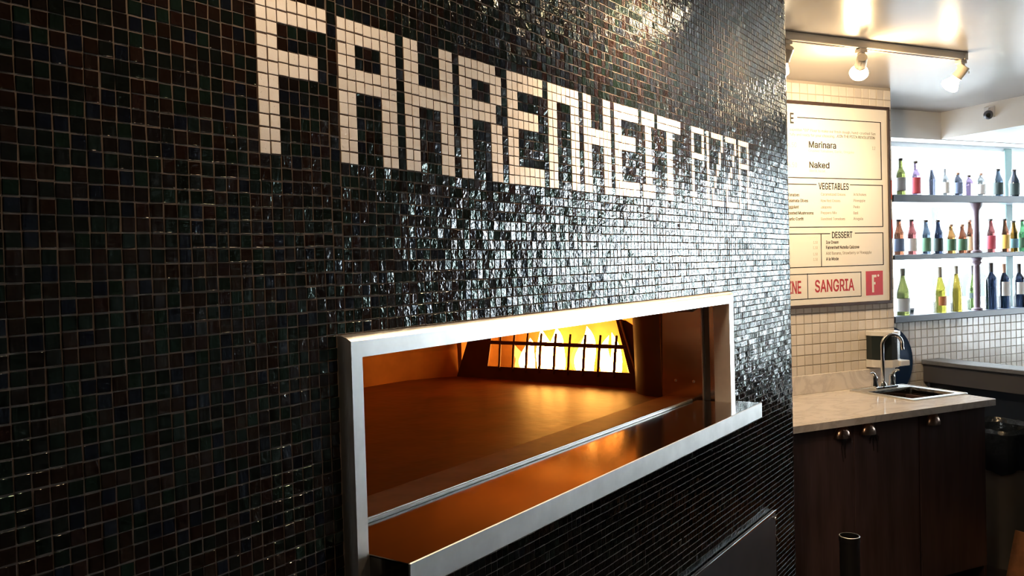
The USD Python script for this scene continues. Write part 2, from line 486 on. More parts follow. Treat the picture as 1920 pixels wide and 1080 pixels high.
O_ = [(FR_X0, FR_Z0), (FR_X1, FR_Z0), (FR_X1, FR_Z1), (FR_X0, FR_Z1)]
I_ = [(IX0, IZ0 - .004), (IX1, IZ0 - .004), (IX1, IZ1), (IX0, IZ1)]
for k in range(4):
    j = (k + 1) % 4
    m = frame_rail(O_[k], O_[j], I_[k], I_[j])
    part('frame_rail', m, 'steel', oven, smooth=35)
# landing shelf with a folded front edge and a rolled lip at the back
TX0, TX1 = .1535, 1.6575
sh = [cbox(TX0, TX1, -.095, -.0205, ZT - .004, ZT, .0008), cbox(TX0, 1.622, -.022, .085, ZT - .004, ZT, .0008),       cbox(TX0, TX0 + .004, -.094, -.002, ZT - .042, ZT - .001, .0008), cbox(TX1 - .004, TX1, -.094, -.002, ZT - .042, ZT - .001, .0008), box(TX0, TX1, -.094, -.0215, ZT - .042, ZT - .040)]
part('landing_shelf', cat(sh), 'steel_brushed', oven, label='brushed steel landing shelf jutting from the oven mouth')
part('shelf_front', cbox(TX0, TX1, -.0985, -.0950, ZT - .042, ZT + .0004, .0012), 'steel', oven, label='folded front edge of the landing shelf')
part('shelf_lip', cat(cbox(TX0, 1.60, .0885, .0915, ZT - .002, ZT + .0062, .0008), tube([(.06, .093, ZT + .0052), (.8, .093, ZT + .0052), (1.60, .093, ZT + .0052)], .0026, 8)), 'steel', oven, smooth=35, label='bright folded lip at the back of the landing shelf')
part('threshold', cbox(.02, 1.90, .100, .197, ZT - .05, ZT + .004, .002), 'threshold_stone', oven, label='pale stone strip between shelf and hearth')
_h = [(-.15, .15), (1.92, .15), (1.92, .9), (1.78, 1.14), (1.60, 1.24), (1.38, 1.27), (.9, 1.28), (.3, 1.2), (-.1, .9)]
part('hearth', trimesh.creation.extrude_polygon(__import__('shapely').Polygon(_h), .06), 'hearth_stone', oven, label='worn brown stone baking hearth')
stage.GetPrimAtPath('/World/pizza_oven/hearth').GetAttribute('points').Set([Gf.Vec3f(p[0], p[1], p[2] + ZT - .062) for p in stage.GetPrimAtPath('/World/pizza_oven/hearth').GetAttribute('points').Get()])
# oven chamber: curved back wall leaning into a vault
plan = np.array([(1.772, 1.112), (1.72, 1.155), (1.604, 1.218), (1.50, 1.232), (1.379, 1.240), (1.1, 1.245), (.7, 1.22), (.3, 1.10), (0.0, .85), (-.08, .5), (-.05, .23)])
ctr = np.array([.85, .60])
rings = []
for zz, k in ((ZT - .01, 1.0), (ZT + .10, .995), (ZT + .17, .96), (ZT + .26, .86), (ZT + .33, .70), (ZT + .38, .45), (ZT + .40, .12)):
    q = ctr + (plan - ctr) * k
    rings.append(np.c_[q, np.full(len(q), zz)])
part('chamber_wall', cat([quadstrip(rings[i], rings[i + 1], True) for i in range(len(rings) - 1)]), 'refractory', oven, smooth=60, label='curved refractory wall and vault of the oven chamber')
part('chamber_vault', cat(box(-.2, 2.2, .10, 1.35, ZT + .40, ZT + .42), box(-.2, -.10, .03, 1.3, ZT - .05, ZT + .42), box(-.1, 2.2, 1.26, 1.3, ZT - .05, ZT + .42)), 'refractory', oven)
# mouth arch: pale steel spandrel under the lintel, masonry behind it
xs = np.linspace(-.05, 1.643, 40)
cx, hw = (.10 + 1.643) / 2 + .03, .785
arch = 1.428 + .062 * np.clip(1 - ((xs - cx) / hw) ** 2, 0, 1) ** .5
part('mouth_arch', cat(quadstrip(np.c_[xs, np.full(40, .10), arch], np.c_[xs, np.full(40, .10), np.full(40, 1.60)], True), quadstrip(np.c_[xs, np.full(40, .10), arch], np.c_[xs, np.full(40, .22), arch - .004])), 'steel_jamb', oven, smooth=30, label='pale metal arch under the oven lintel')
part('lintel', box(-.05, 1.66, .031, .10, 1.50, 1.60), 'dark_steel', oven)
# right jamb: outer plate, dark slot with bright edge strip, inner plate with two screws, masonry cheek
JX = 1.641
part('jamb_plate', cbox(JX, JX + .018, YF + .004, .050, ZT - .004, 1.495, .001), 'steel_jamb', oven, label='outer steel jamb plate right of the oven mouth')
part('jamb_slot', box(JX + .010, JX + .03, .050, .074, ZT - .004, 1.495), 'dark_steel', oven, label='dark slot between the two jamb plates')
part('jamb_edge', cbox(JX - .001, JX + .012, .0705, .0745, ZT - .004, 1.495, .001), 'steel', oven)
part('jamb_plate', cbox(JX, JX + .02, .0745, .205, ZT - .004, 1.495, .001), 'steel_jamb', oven, label='inner steel jamb plate with two screws')
for yy in (.102, .160):
    s = trimesh.creation.icosphere(2, .0045)
    s.apply_scale([.5, 1, 1])
    s.apply_translation([JX - .001, yy, ZT + .052])
    part('screw', s, 'steel', oven, smooth=True)
part('jamb_plate', cbox(-.06, .06, .03, .10, ZT - .01, 1.495, .001), 'steel_jamb', oven, label='steel jamb plate left of the oven mouth')
q0 = [(JX, .205), (JX + .006, .26), (JX + .03, .30), (JX + .07, .33), (JX + .125, .350)]
part('masonry_cheek', quadstrip([(x, y, ZT - .01) for x, y in q0], [(x - .02, y, 1.60) for x, y in q0], True), 'cheek_shade', oven, smooth=60, label='masonry cheek between jamb and burner')
part('masonry_cheek', quadstrip([(.03, .23, ZT - .01), (-.06, .235, ZT - .01)], [(.03, .23, 1.60), (-.06, .235, 1.6)], False), 'refractory', oven)
# burner guard: trapezoid iron plate with an opening, comb of bars and a cross bar
BX = 1.766


def plate(outer, holes, x, t):
    import shapely
    g = shapely.Polygon(outer, holes)
    m = trimesh.creation.extrude_polygon(g, t)
    M = np.array([[0, 0, 1, x], [1, 0, 0, 0], [0, 1, 0, 0], [0, 0, 0, 1.0]])
    m.apply_transform(M)
    return m


outer = [(.345, ZT - .01), (1.118, ZT - .01), (1.052, ZT + .150), (.94, ZT + .290), (.45, ZT + .290), (.405, ZT + .228)]
hole = [(.377, ZT + .048), (.967, ZT + .044), (.948, ZT + .140), (.935, ZT + .24), (.455, ZT + .24), (.412, ZT + .215)]
part('burner_guard', plate(outer, [hole], BX, .006), 'burner_iron', oven, label='iron burner guard plate with a trapezoid opening')
part('gap_filler', plate([(.28, ZT - .01), (.37, ZT - .01), (.43, ZT + .225), (.395, ZT + .222), (.365, ZT + .205), (.335, ZT + .175), (.28, ZT + .15)], [], BX + .008, .005), 'burner_iron', oven, label='added dark filler plate covering the flame gap right of the burner guard')  # filler added to block flame glow leaking past the guard
part('guard_flange', tube([(BX - .002, .352, ZT + .040), (BX - .004, .408, ZT + .222)], .003, 8), 'firebrick', oven)
part('cross_bar', cbox(BX - .006, BX + .002, .383, .958, ZT + .1275, ZT + .1405, .002), 'burner_iron', oven)
ys = [.9088, .8485, .7902, .7328, .6723, .6132, .5533, .4948, .4337]
for y in ys:
    part('guard_bar', tube([(BX - .001, y + .006, ZT + .030), (BX - .002, y + .001, ZT + .06), (BX - .004, y - .004, ZT + .11), (BX - .004, y - .008, ZT + .140), (BX - .004, y - .012, ZT + .172)], [.0046, .0046, .0046, .0044, .0038], 8), 'burner_iron', oven, smooth=60)
part('burner_box', cat(box(2.02, 2.06, .25, 1.2, ZT - .02, ZT + .42), box(1.78, 2.04, 1.10, 1.14, ZT - .02, ZT + .42), box(1.79, 2.04, .27, .31, ZT - .02, ZT + .42), box(1.80, 2.04, .28, 1.12, ZT - .03, ZT + .012), box(1.80, 2.04, .28, 1.12, ZT + .36, ZT + .40)), 'firebrick', oven, label='glowing firebrick lining behind the flames')


def flame_mesh(y, x, h, w, seed):
    r = np.random.default_rng(seed)
    n, m = 12, 10
    V, F = [], []
    ph = r.uniform(0, 6.28)
    for i in range(n):
        t = i / (n - 1)
        rad = w * (math.sin(math.pi * min(1, .18 + .82 * t)) ** .8) * (1 - .35 * t) + .0008
        ox, oy = .012 * math.sin(3 * t + ph) * t, .016 * math.sin(4.2 * t + ph * 1.7) * t
        for j in range(m):
            a = 2 * math.pi * j / m
            k = 1 + .18 * math.sin(3 * a + 5 * t + ph)
            V.append((x + ox + rad * .7 * k * math.cos(a), y + oy + rad * k * math.sin(a), ZT + .012 + h * t))
    for i in range(n - 1):
        for j in range(m):
            q = (i * m + j, i * m + (j + 1) % m, (i + 1) * m + (j + 1) % m, (i + 1) * m + j)
            F += [(q[0], q[1], q[2]), (q[0], q[2], q[3])]
    return trimesh.Trimesh(V, F, process=False)


for i, (y, x, h, w, hot) in enumerate([(.865, 1.88, .15, .030, 1), (.80, 1.90, .19, .034, 1), (.735, 1.87, .20, .036, 1), (.665, 1.93, .16, .030, 0), (.605, 1.87, .21, .036, 1), (.54, 1.90, .17, .022, 1), (.487, 1.87, .185, .020, 1), (.44, 1.92, .14, .024, 0), (.405, 1.88, .12, .018, 1), (.93, 1.93, .11, .026, 0)]):
    part('flame', flame_mesh(y, x, h * .86, w * 1.2, 40 + i), 'flame_hot' if hot else 'flame_edge', oven, smooth=True)

part('leak_shell', cat(box(-.30, 2.28, 1.42, 1.44, .85, 1.80), box(-.30, -.28, .031, 1.42, .85, 1.80), box(2.26, 2.28, .13, 1.42, .85, 1.80), box(-.30, 2.28, .031, 1.44, 1.78, 1.80), box(-.30, 2.28, .031, 1.44, .85, .87)), 'dark_steel', oven)  # unseen shell, added to keep sky light out of the chamber
# access panel low on the oven wall
panel = thing('access_panel', 'dark steel access panel at the bottom of the mosaic wall', 'panel', (1.2, 0, .30))
part('panel_sheet', cbox(0, .822, -.014, -.0042, 0, .470, .001), 'dark_steel', panel)
part('panel_edge', cbox(0, .824, -.0165, -.0142, .4655, .4712, .0005), 'chrome', panel, label='bright folded top edge')
_k = lathe([(0, 0), (.005, 0), (.006, .004), (.004, .008), (0, .009)], 16)
_k.apply_transform(tf.rotation_matrix(math.pi / 2, [1, 0, 0]))
_k.apply_translation([.808, -.014, .447])
part('knob', _k, 'chrome', panel, smooth=40)
_hk = tube([(.836, -.006, .385), (.838, -.012, .375), (.846, -.014, .360), (.856, -.010, .356)], .0022, 8)
part('latch_hook', _hk, 'chrome', panel, smooth=60)

# ------------------------------------------------------------------ far side of the room: everything below is laid out in the frame of the menu wall
TH = -30.5
ORG = np.array([3.576, .374, 0.0])
_U = np.array([math.cos(math.radians(TH)), math.sin(math.radians(TH)), 0.0])
_N = np.array([-_U[1], _U[0], 0.0])


def W(s, d, z=0.0):
    return ORG + s * _U + d * _N + np.array([0, 0, z])


def fthing(name, label, category, s, d, z, group=None, rot=0.0, kind=None):
    return thing(name, label, category, W(s, d, z), TH + rot, group, kind)


def wall_tiles(parent, s0, s1, z0, z1, d, pitch, skip, limit, seed, name='wall_tile', stuff='wall_tile_field'):
    """square ceramic tiles on a wall that faces -d, in the parent's own frame"""
    r = np.random.default_rng(seed)
    ind, rest = [], []
    ns, nz = int(round((s1 - s0) / pitch)), int(round((z1 - z0) / pitch))
    for i in range(ns):
        for j in range(nz):
            s, z = s0 + (i + .5) * pitch, z0 + (j + .5) * pitch
            how = skip(s, z)
            if how == 'none':
                continue
            v, f = tile_template(pitch - .0045, pitch - .0045, .0035, .0014)
            t = r.standard_normal(2) * .005
            P = np.empty_like(v)
            P[:, 0] = s + v[:, 0]
            P[:, 1] = d - v[:, 1] - (v[:, 1] > 0) * (v[:, 0] * t[0] + v[:, 2] * t[1])
            P[:, 2] = z + v[:, 2]
            (ind if how == 'part' else rest).append((P, f))
    for v in ind[:limit]:
        tile_part(name, v, 'cream_tile', parent)
    rest += ind[limit:]
    if rest:
        tile_part(stuff, rest, 'cream_tile', parent, kind='stuff')


TP = .0535
wall_back = fthing('wall_back', 'cream tiled wall behind the menu board and the hand sink', 'wall', 0, 0, 0, kind='structure')
part('grout_bed', box(-1.42, .712, 0, .60, 0, H_CEIL), 'wall_grout', wall_back)


def menu_skip(s, z):
    if s > .655 and (1.905 < z < 2.015 or 1.69 < z < 1.80):
        return 'none'
    if -.70 < s < .655 and 1.36 < z < 2.38:
        return 'rest'
    if z < .99 or s < -.06:
        return 'rest'
    return 'part'


wall_tiles(wall_back, .712 - 40 * TP, .712, .995 - 3 * TP, 2.503, 0.0, TP, menu_skip, 300, 3)
for zc in (1.958, 1.745):
    part('accent_tile', cbox(.660, .711, -.004, .001, zc - .051, zc + .051, .001), 'accent_red', wall_back, label='red accent tile at the edge of the tiled wall')

wall_right = fthing('wall_right', 'cream tiled wall below the bright window sill', 'wall', 0, 0, 0, kind='structure')
DW = .45
part('grout_bed', cat(box(.70, 6.0, DW, DW + .20, 0, 1.186), box(.70, 1.20, DW, DW + .20, 1.186, 2.33)), 'wall_grout', wall_right)
part('header', cat(box(.70, 6.0, DW, DW + .20, 2.33, H_CEIL)), 'wall_paint', wall_right, label='painted header above the window')


def win_skip(s, z):
    return 'part' if .80 < s < 2.45 and z > .62 else 'rest'


wall_tiles(wall_right, .715, .715 + 60 * TP, 1.183 - 14 * TP, 1.183, DW, TP, win_skip, 300, 4)

bulkhead = fthing('trim_1', 'painted ceiling bulkhead above the window', 'bulkhead', 0, 0, 0, kind='structure')
part('bulkhead_box', box(1.675, 5.4, -.75, DW - .001, 2.335, H_CEIL), 'wall_paint', bulkhead)

# window over the bar sill
win = fthing('window_1', 'wide bright window behind the bottle shelves', 'window', 0, 0, 0, kind='structure')
part('window_frame', cat(box(1.20, 6.0, .585, .635, 1.186, 1.215), box(1.20, 6.0, .585, .635, 2.30, 2.335), box(1.20, 1.235, .585, .635, 1.2, 2.32)), 'window_white', win)
for s in (2.47, 3.7, 4.9):
    part('mullion', cbox(s, s + .072, .575, .645, 1.20, 2.32, .004), 'teal_metal', win, label='teal window post' if s == 2.47 else None)
part('pane', box(1.235, 2.47, .606, .612, 1.215, 2.30), 'window_pane', win)
part('pane', box(2.542, 3.7, .606, .612, 1.215, 2.30), 'window_pane', win)
part('pane', box(3.772, 4.9, .606, .612, 1.215, 2.30), 'window_pane', win)
part('pane', box(4.972, 5.9, .606, .612, 1.215, 2.30), 'window_pane', win)

# storefront at the far right end of the room
front = fthing('window_2', 'storefront window wall at the right end of the room', 'window', 0, 0, 0, kind='structure')
SF = 5.55
part('storefront_frame', cat([box(SF, SF + .12, -2.55, DW, 0, .55), box(SF, SF + .12, -2.55, DW, 2.38, H_CEIL)] + [box(SF, SF + .08, d - .03, d + .03, .55, 2.38) for d in (-2.5, -1.9, -.9, .1, .42)]), 'teal_metal', front)
for d in (-1.9, -.9):
    part('pane', box(SF + .037, SF + .043, d + .03, d + .97, .55, 2.38), 'window_pane', front)

# room shell
c0, c1 = W(SF, -2.55), W(SF, DW)


def wall_seg(name, a, b, label):
    a, b = np.array(a[:2], float), np.array(b[:2], float)
    L = np.linalg.norm(b - a)
    t = thing(name, label, 'wall', (a[0], a[1], 0), math.degrees(math.atan2(*(b - a)[::-1])), kind='structure')
    part('plaster', box(0, L, -.10, 0, 0, H_CEIL), 'room_paint', t)


wall_seg('wall_front', (-3.0, -5.4), (c0[0], -5.4), 'dark painted wall behind the camera')
wall_seg('wall_end', (c0[0] + .05, -5.4), (c0[0] + .05, c0[1]), 'dark painted wall beside the storefront')
wall_seg('wall_entry', (-3.0, 0.0), (-3.0, -5.4), 'dark painted wall at the left end of the room')
wall_seg('wall_side', (-.95, 0.0), (-3.0, 0.0), 'dark painted wall left of the mosaic')
fl = thing('floor', 'dark stained floor', 'floor', kind='structure')
part('floor_slab', trimesh.creation.extrude_polygon(__import__('shapely').Polygon([(-3.1, -5.5), (c0[0], -5.5), (c0[0], c0[1]), (c1[0], c1[1]), (4.3, .75), (2.2, 1.3), (-3.1, .1)]), .05).apply_translation([0, 0, -.05]), 'floor_stain', fl)
ce = thing('ceiling', 'glossy pale ceiling', 'ceiling', kind='structure')
_a, _b = W(SF + .15, DW + .2), W(.7, DW + .2)
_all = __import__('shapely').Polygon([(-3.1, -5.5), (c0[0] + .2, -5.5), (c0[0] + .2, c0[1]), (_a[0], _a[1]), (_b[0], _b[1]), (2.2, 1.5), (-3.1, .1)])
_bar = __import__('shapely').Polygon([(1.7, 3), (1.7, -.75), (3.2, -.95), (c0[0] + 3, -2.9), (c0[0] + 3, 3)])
part('ceiling_slab', trimesh.creation.extrude_polygon(_all.intersection(_bar), .05).apply_translation([0, 0, H_CEIL]), 'ceiling_paint', ce)
part('ceiling_slab', trimesh.creation.extrude_polygon(_all.difference(_bar), .05).apply_translation([0, 0, H_CEIL]), 'ceiling_darkened', ce, label='unseen ceiling over the dining side, made dark brown to dim the mosaic reflections')  # out-of-view part, coloured dark so the mosaic mirrors less light
ground = thing('pavement', 'pale pavement outside the windows', 'pavement', kind='structure')
part('paving', box(-15, 40, -30, 30, -.25, -.15), 'pavement', ground)

# ------------------------------------------------------------------ menu board
menu = fthing('menu_board', 'large white menu board in a thin dark frame on the tiled wall', 'menu board', 0, 0, 0)
MX0, MX1, MZ0, MZ1 = -.66, .676, 1.345, 2.397
part('board', box(MX0, MX1, -.020, -.0045, MZ0, MZ1), 'menu_board_white', menu)
fw = .017
part('frame', cat(cbox(MX0, MX1, -.026, -.0045, MZ1 - fw, MZ1, .002), cbox(MX0, MX1, -.026, -.0045, MZ0, MZ0 + fw, .002), cbox(MX0, MX0 + fw, -.026, -.0045, MZ0, MZ1, .002), cbox(MX1 - fw, MX1, -.026, -.0045, MZ0, MZ1, .002)), 'menu_frame_brown', menu, label='thin dark brown frame')
TEXT = [
    ('E', -.013, 2.282, .010, .0508, 'k', 1), ('eapolitan "00" Flour to make our fresh dough, hand-crushed San', -.018, 2.244, .574, .0134, 'g', 0),
    ('fully and ready for your choosing.', -.019, 2.220, .286, .0134, 'g', 0), ('JOIN THE PIZZA REVOLUTION', .297, 2.222, .569, .0138, 'k', 0),
    ('6.50', -.031, 2.162, .025, .024, 'l', 0), ('Marinara', .107, 2.164, .293, .0311, 'k', 1), ('Crushed Tomatoes, Garlic, Oregano', .106, 2.142, .418, .0122, 'l', 0), ('12', .549, 2.166, .572, .017, 'l', 0),
    ('6.50', -.030, 2.061, .026, .0241, 'l', 0), ('Naked', .108, 2.061, .244, .0298, 'k', 1), ('Olive Oil, Sea Salt', .107, 2.040, .215, .0122, 'l', 0),
    ('VEGETABLES', .168, 1.952, .376, .0328, 'k', 1),
    ('Tomatoes', -.037, 1.915, .037, .0147, 'k', 1), ('Kalamata Olives', -.041, 1.886, .095, .0147, 'k', 1), ('Eggplant', -.042, 1.854, .033, .0147, 'k', 1), ('Roasted Mushrooms', -.046, 1.823, .130, .0147, 'k', 1), ('Garlic Confit', -.043, 1.793, .062, .0147, 'k', 1),
    ('Caramelized Onions', .183, 1.920, .353, .0137, 'g', 0), ('Raw Red Onions', .182, 1.887, .315, .0137, 'g', 0), ('Jalapeno', .181, 1.854, .253, .0137, 'g', 0), ('Peppers Mix', .181, 1.825, .289, .0137, 'g', 0), ('Sundried Tomatoes', .180, 1.794, .346, .0137, 'g', 0),
    ('Artichokes', .409, 1.921, .500, .014, 'g', 0), ('Pineapple', .409, 1.889, .492, .014, 'g', 0), ('Pesto', .408, 1.856, .452, .014, 'g', 0), ('Basil', .407, 1.824, .441, .014, 'g', 0), ('Arugula', .406, 1.794, .474, .014, 'g', 0),
    ('DESSERT', .253, 1.701, .396, .0317, 'k', 1), ('1.50', .125, 1.673, .154, .0136, 'l', 0), ('1.50', .124, 1.646, .153, .0136, 'l', 0), ('1.50', .123, 1.613, .153, .0136, 'l', 0), ('1.50', .123, 1.586, .152, .0136, 'l', 0),
    ('Ice Cream', .212, 1.672, .298, .0151, 'k', 1), ('Fahrenheit Nutella Calzone', .211, 1.645, .443, .0151, 'k', 1), ('Add Banana, Strawberry or Pineapple', .210, 1.615, .531, .0151, 'g', 0), ('A la Mode', .210, 1.586, .296, .0151, 'k', 1),
    ('WINE', -.091, 1.423, .038, .0615, 'r', 1), ('SANGRIA', .131, 1.425, .403, .0601, 'r', 1)]
INK = dict(k='ink_black', g='ink_grey', l='ink_pale', r='ink_red', w='ink_white')
M_UP = np.array([[1, 0, 0, 0], [0, 0, -1, 0], [0, 1, 0, 0], [0, 0, 0, 1.0]])     # text plane xy -> wall plane (s, z), raised towards -d


def text_on(txt, s0, z, s1, cap, d, bold):
    m = meshkit.text_mesh(txt, cap, .0006, bold=bool(bold))
    w = m.bounds[1, 0] - m.bounds[0, 0]
    m.apply_translation([-m.bounds[0, 0], 0, 0])
    m.apply_scale([(s1 - s0) / w, 1, 1])
    m.apply_transform(M_UP)
    m.apply_translation([s0, d, z])
    return m


for txt, s0, z, s1, cap, ink, bold in TEXT:
    big = cap > .028
    part('heading' if big else 'menu_line', text_on(txt, s0, z, s1, cap, -.0200, bold), INK[ink], menu)
RULES = [(.036, 2.313, .612, 2.313), (.612, 2.313, .614, 2.010), (-.60, 2.009, .614, 2.009), (-.60, 1.976, .152, 1.976), (.387, 1.978, .619, 1.978), (.619, 1.978, .617, 1.759), (-.60, 1.758, .617, 1.758),
         (-.60, 1.724, .239, 1.724), (.416, 1.725, .618, 1.725), (.618, 1.725, .616, 1.555), (-.60, 1.554, .616, 1.554), (.178, 1.722, .178, 1.554), (-.60, 1.519, .453, 1.519), (.452, 1.520, .452, 1.393), (-.60, 1.392, .452, 1.392), (.082, 1.520, .082, 1.394)]
rl = []
for a, b, c, d in RULES:
    rl.append(box(min(a, c) - .0022, max(a, c) + .0022, -.0206, -.0195, min(b, d) - .0022, max(b, d) + .0022))
part('rule_lines', cat(rl), 'ink_black', menu)
logo = part('logo_square', box(.487, .611, -.0207, -.0195, 1.393, 1.522), 'logo_red', menu, label='red square with a white letter F and degree sign')
part('logo_letter', cat(box(.530, .545, -.0213, -.0200, 1.408, 1.500), box(.530, .563, -.0213, -.0200, 1.488, 1.502), box(.530, .556, -.0213, -.0200, 1.450, 1.463)), 'ink_white', logo)
_d = trimesh.creation.cylinder(.0065, .0014, sections=20)
_d.apply_transform(tf.rotation_matrix(math.pi / 2, [1, 0, 0]))
_d.apply_translation([.577, -.0207, 1.497])
part('degree_dot', _d, 'ink_white', logo)

# ------------------------------------------------------------------ track lights
track = fthing('track_rail', 'white ceiling track rail carrying the spotlights', 'track rail', 0, -.675, 0)
part('rail', cbox(-1.05, .40, -.018, .018, 2.472, H_CEIL, .003), 'lamp_white', track)
part('rail_groove', box(-1.0, .36, -.006, .006, 2.4705, 2.473), 'menu_frame_brown', track)
for a in (-1.03, .39):
    part('end_cap', cbox(a - .012, a + .012, -.02, .02, 2.470, H_CEIL, .002), 'lamp_white', track)


def track_head(label, s, d, aim, size=1.0, lit=True, group='spotlights on the ceiling track'):
    t = fthing('track_spotlight', label, 'spotlight', s, d, 0, group)
    part('stem', cat(cbox(-.012, .012, -.012, .012, 2.425, 2.4705, .002), cbox(-.02, .02, -.016, .016, 2.455, 2.4705, .002)), 'lamp_white', t)
    aim = np.array(aim, float)
    p0 = np.array([0, 0, 2.418])
    dirn = aim - np.array([s, d, 2.418])
    dirn /= np.linalg.norm(dirn)
    M = trimesh.geometry.align_vectors([0, 0, 1], dirn)
    M[:3, 3] = p0
    body = lathe([(0, -.03), (.020, -.03), (.023, -.022), (.023, .018), (.025, .026), (.022, .028), (0, .028)], 24)
    body.apply_transform(M)
    part('lamp_holder', body, 'lamp_white', t, smooth=40)
    bulb = lathe([(0, .0282), (.017, .0285), (.020, .036), (.036, .064), (.039, .073), (.034, .084), (.018, .091), (0, .093)], 24)
    bulb.apply_transform(M)
    part('bulb', bulb, 'bulb_glare' if size > 1.2 else 'bulb_glow', t, smooth=True, label='glowing reflector bulb')
    th = np.linspace(0, math.pi, 12)
    yoke = tube([(.03 * math.cos(a), 0, -.012 - .012 * math.sin(a)) for a in th], .0022, 6)
    yoke.apply_transform(M)
    part('yoke', yoke, 'lamp_white', t, smooth=60)
    if lit:
        pos = W(s, d, 2.418) + (dirn[0] * _U + dirn[1] * _N + np.array([0, 0, dirn[2]])) * .10
        lamp(f'/World/menu_beam_{COUNT["/World/track_spotlight"]}', pos, W(*aim), MENU_LAMP * size, (1.0, .72, .42), 52, .9)
    return t


track_head('glaring ceiling track spotlight, middle of the three over the menu', -.232, -.675, (.30, 0, 2.0), 1.3)
track_head('ceiling track spotlight at the right end of the rail', .378, -.675, (.10, .1, 1.5), .8)
track_head('ceiling track spotlight half hidden by the mosaic wall', -.640, -.675, (-.5, 0, 1.7), .8)
# heads over the mosaic, outside the frame
for (px, py, ax, k) in ((1.08, -.26, 1.10, 2.0), (1.72, -.26, 1.72, .6), (-.05, -.36, .15, .21)):
    q = np.array([px, py, 0]) - ORG
    tag(track_head('ceiling spotlight washing the mosaic letters, ' + ('over the middle letters' if k > 1.5 else 'over the last letters' if k == .6 else 'over the first letters'), float(q @ _U), float(q @ _N), [float((np.array([ax, 0, 0]) - ORG) @ _U), float((np.array([ax, 0, 0]) - ORG) @ _N), 1.80], 1, lit=False, group='spotlights over the mosaic'))
    lamp(f'/World/letter_beam_{int(k * 100):03d}', (px, py + .03, 2.30), (ax, 0, 1.80), LETTER_LAMP * k * (.03 / .09) ** 2, (1.0, .70, .42), 62, .9, radius=.09)

# security camera on the bulkhead
sec = fthing('security_camera', 'small dark dome security camera on the bulkhead by the ceiling', 'camera', 1.66, .115, 2.43)
sp = trimesh.creation.icosphere(3, .027)
part('camera_ball', sp, 'camera_grey', sec, smooth=True)
part('mount', cat(cbox(.005, .014, -.035, .035, -.02, .05, .003), tube([(.0, .0, .015), (.006, .0, .03), (.010, 0, .04)], .010, 10)), 'camera_mount', sec, smooth=35)
_l = lathe([(0, 0), (.012, 0), (.012, .004), (0, .005)], 20)
_l.apply_transform(trimesh.geometry.align_vectors([0, 0, 1], [-.8, -.55, -.2]))
_l.apply_translation(np.array([-.8, -.55, -.2]) * .0262)
part('lens', _l, 'dark_plastic', sec, smooth=40)

# ------------------------------------------------------------------ bottle shelves
SH = dict(sill=(1.186, 1.226), mid=(1.574, 1.604), top=(1.930, 1.976))
for key, label in (('sill', 'slate grey window sill shelf under the wine bottles'), ('mid', 'slate grey middle shelf carrying the beer bottles'), ('top', 'slate grey top shelf carrying the small bottles')):
    z0, z1 = SH[key]
    t = fthing('bottle_shelf', label, 'shelf', 0, 0, z0)
    part('board', cbox(1.205, 3.4, .415, .604 if key == 'sill' else .565, 0, z1 - z0, .003), 'slate_shelf', t)
post = fthing('shelf_post', 'turned purple brown post holding up the bottle shelves', 'post', 2.00, .455, SH['sill'][1])
zb, zm0, zm1, zt_ = 0.0, SH['mid'][0] - SH['sill'][1], SH['mid'][1] - SH['sill'][1], SH['top'][0] - SH['sill'][1]
part('lower_post', lathe([(0, 0), (.034, 0), (.034, .012), (.019, .02), (.021, .05), (.022, .2), (.020, zm0 - .06), (.018, zm0 - .05), (.030, zm0 - .035), (.024, zm0 - .022), (.036, zm0 - .008), (.036, zm0 - .0005), (0, zm0 - .0005)], 24), 'post_purple', post, smooth=40)
part('upper_post', lathe([(0, zm1 + .0005), (.034, zm1 + .0005), (.034, zm1 + .01), (.019, zm1 + .02), (.021, zm1 + .08), (.018, zt_ - .09), (.020, zt_ - .05), (.036, zt_ - .02), (.040, zt_ - .0005), (0, zt_ - .0005)], 24), 'post_purple', post, smooth=40)

BEER = [(0, 0), (.029, 0), (.0305, .004), (.0305, .118), (.028, .135), (.019, .160), (.0145, .180), (.0135, .205), (.0142, .207), (.0142, .214), (.012, .216), (0, .216)]
STUB = [(0, 0), (.031, 0), (.0325, .004), (.0325, .098), (.030, .112), (.019, .138), (.014, .152), (.0132, .176), (.0142, .178), (.0142, .184), (.012, .186), (0, .186)]
BURG = [(0, 0), (.039, 0), (.041, .004), (.041, .130), (.038, .155), (.026, .190), (.0165, .222), (.0140, .245), (.0140, .282), (.0150, .284), (.0150, .290), (.012, .292), (0, .292)]
BORD = [(0, 0), (.036, 0), (.038, .004), (.038, .185), (.036, .200), (.024, .218), (.0155, .230), (.0140, .245), (.0140, .285), (.0150, .287), (.0150, .296), (.012, .298), (0, .298)]
FLUTE = [(0, 0), (.035, 0), (.037, .004), (.037, .120), (.032, .165), (.022, .205), (.0145, .240), (.0135, .285), (.0145, .287), (.0145, .293), (0, .295)]
TALL = [(0, 0), (.027, 0), (.029, .004), (.029, .120), (.026, .140), (.015, .160), (.012, .175), (.0115, .210), (.0125, .212), (.0125, .222), (0, .224)]
SLIM = [(0, 0), (.022, 0), (.0235, .004), (.0235, .100), (.021, .115), (.012, .140), (.009, .155), (.009, .166), (0, .167)]
DOME = [(0, 0), (.028, 0), (.030, .004), (.030, .085), (.027, .105), (.018, .120), (.0125, .126), (.0115, .148), (.0125, .15), (0, .152)]
PROF = dict(beer=BEER, stub=STUB, burg=BURG, bord=BORD, flute=FLUTE, tall=TALL, slim=SLIM, dome=DOME)


def radius_at(prof, z):
    p = np.array(prof[1:-1])
    return float(np.interp(z, p[:, 1], p[:, 0]))


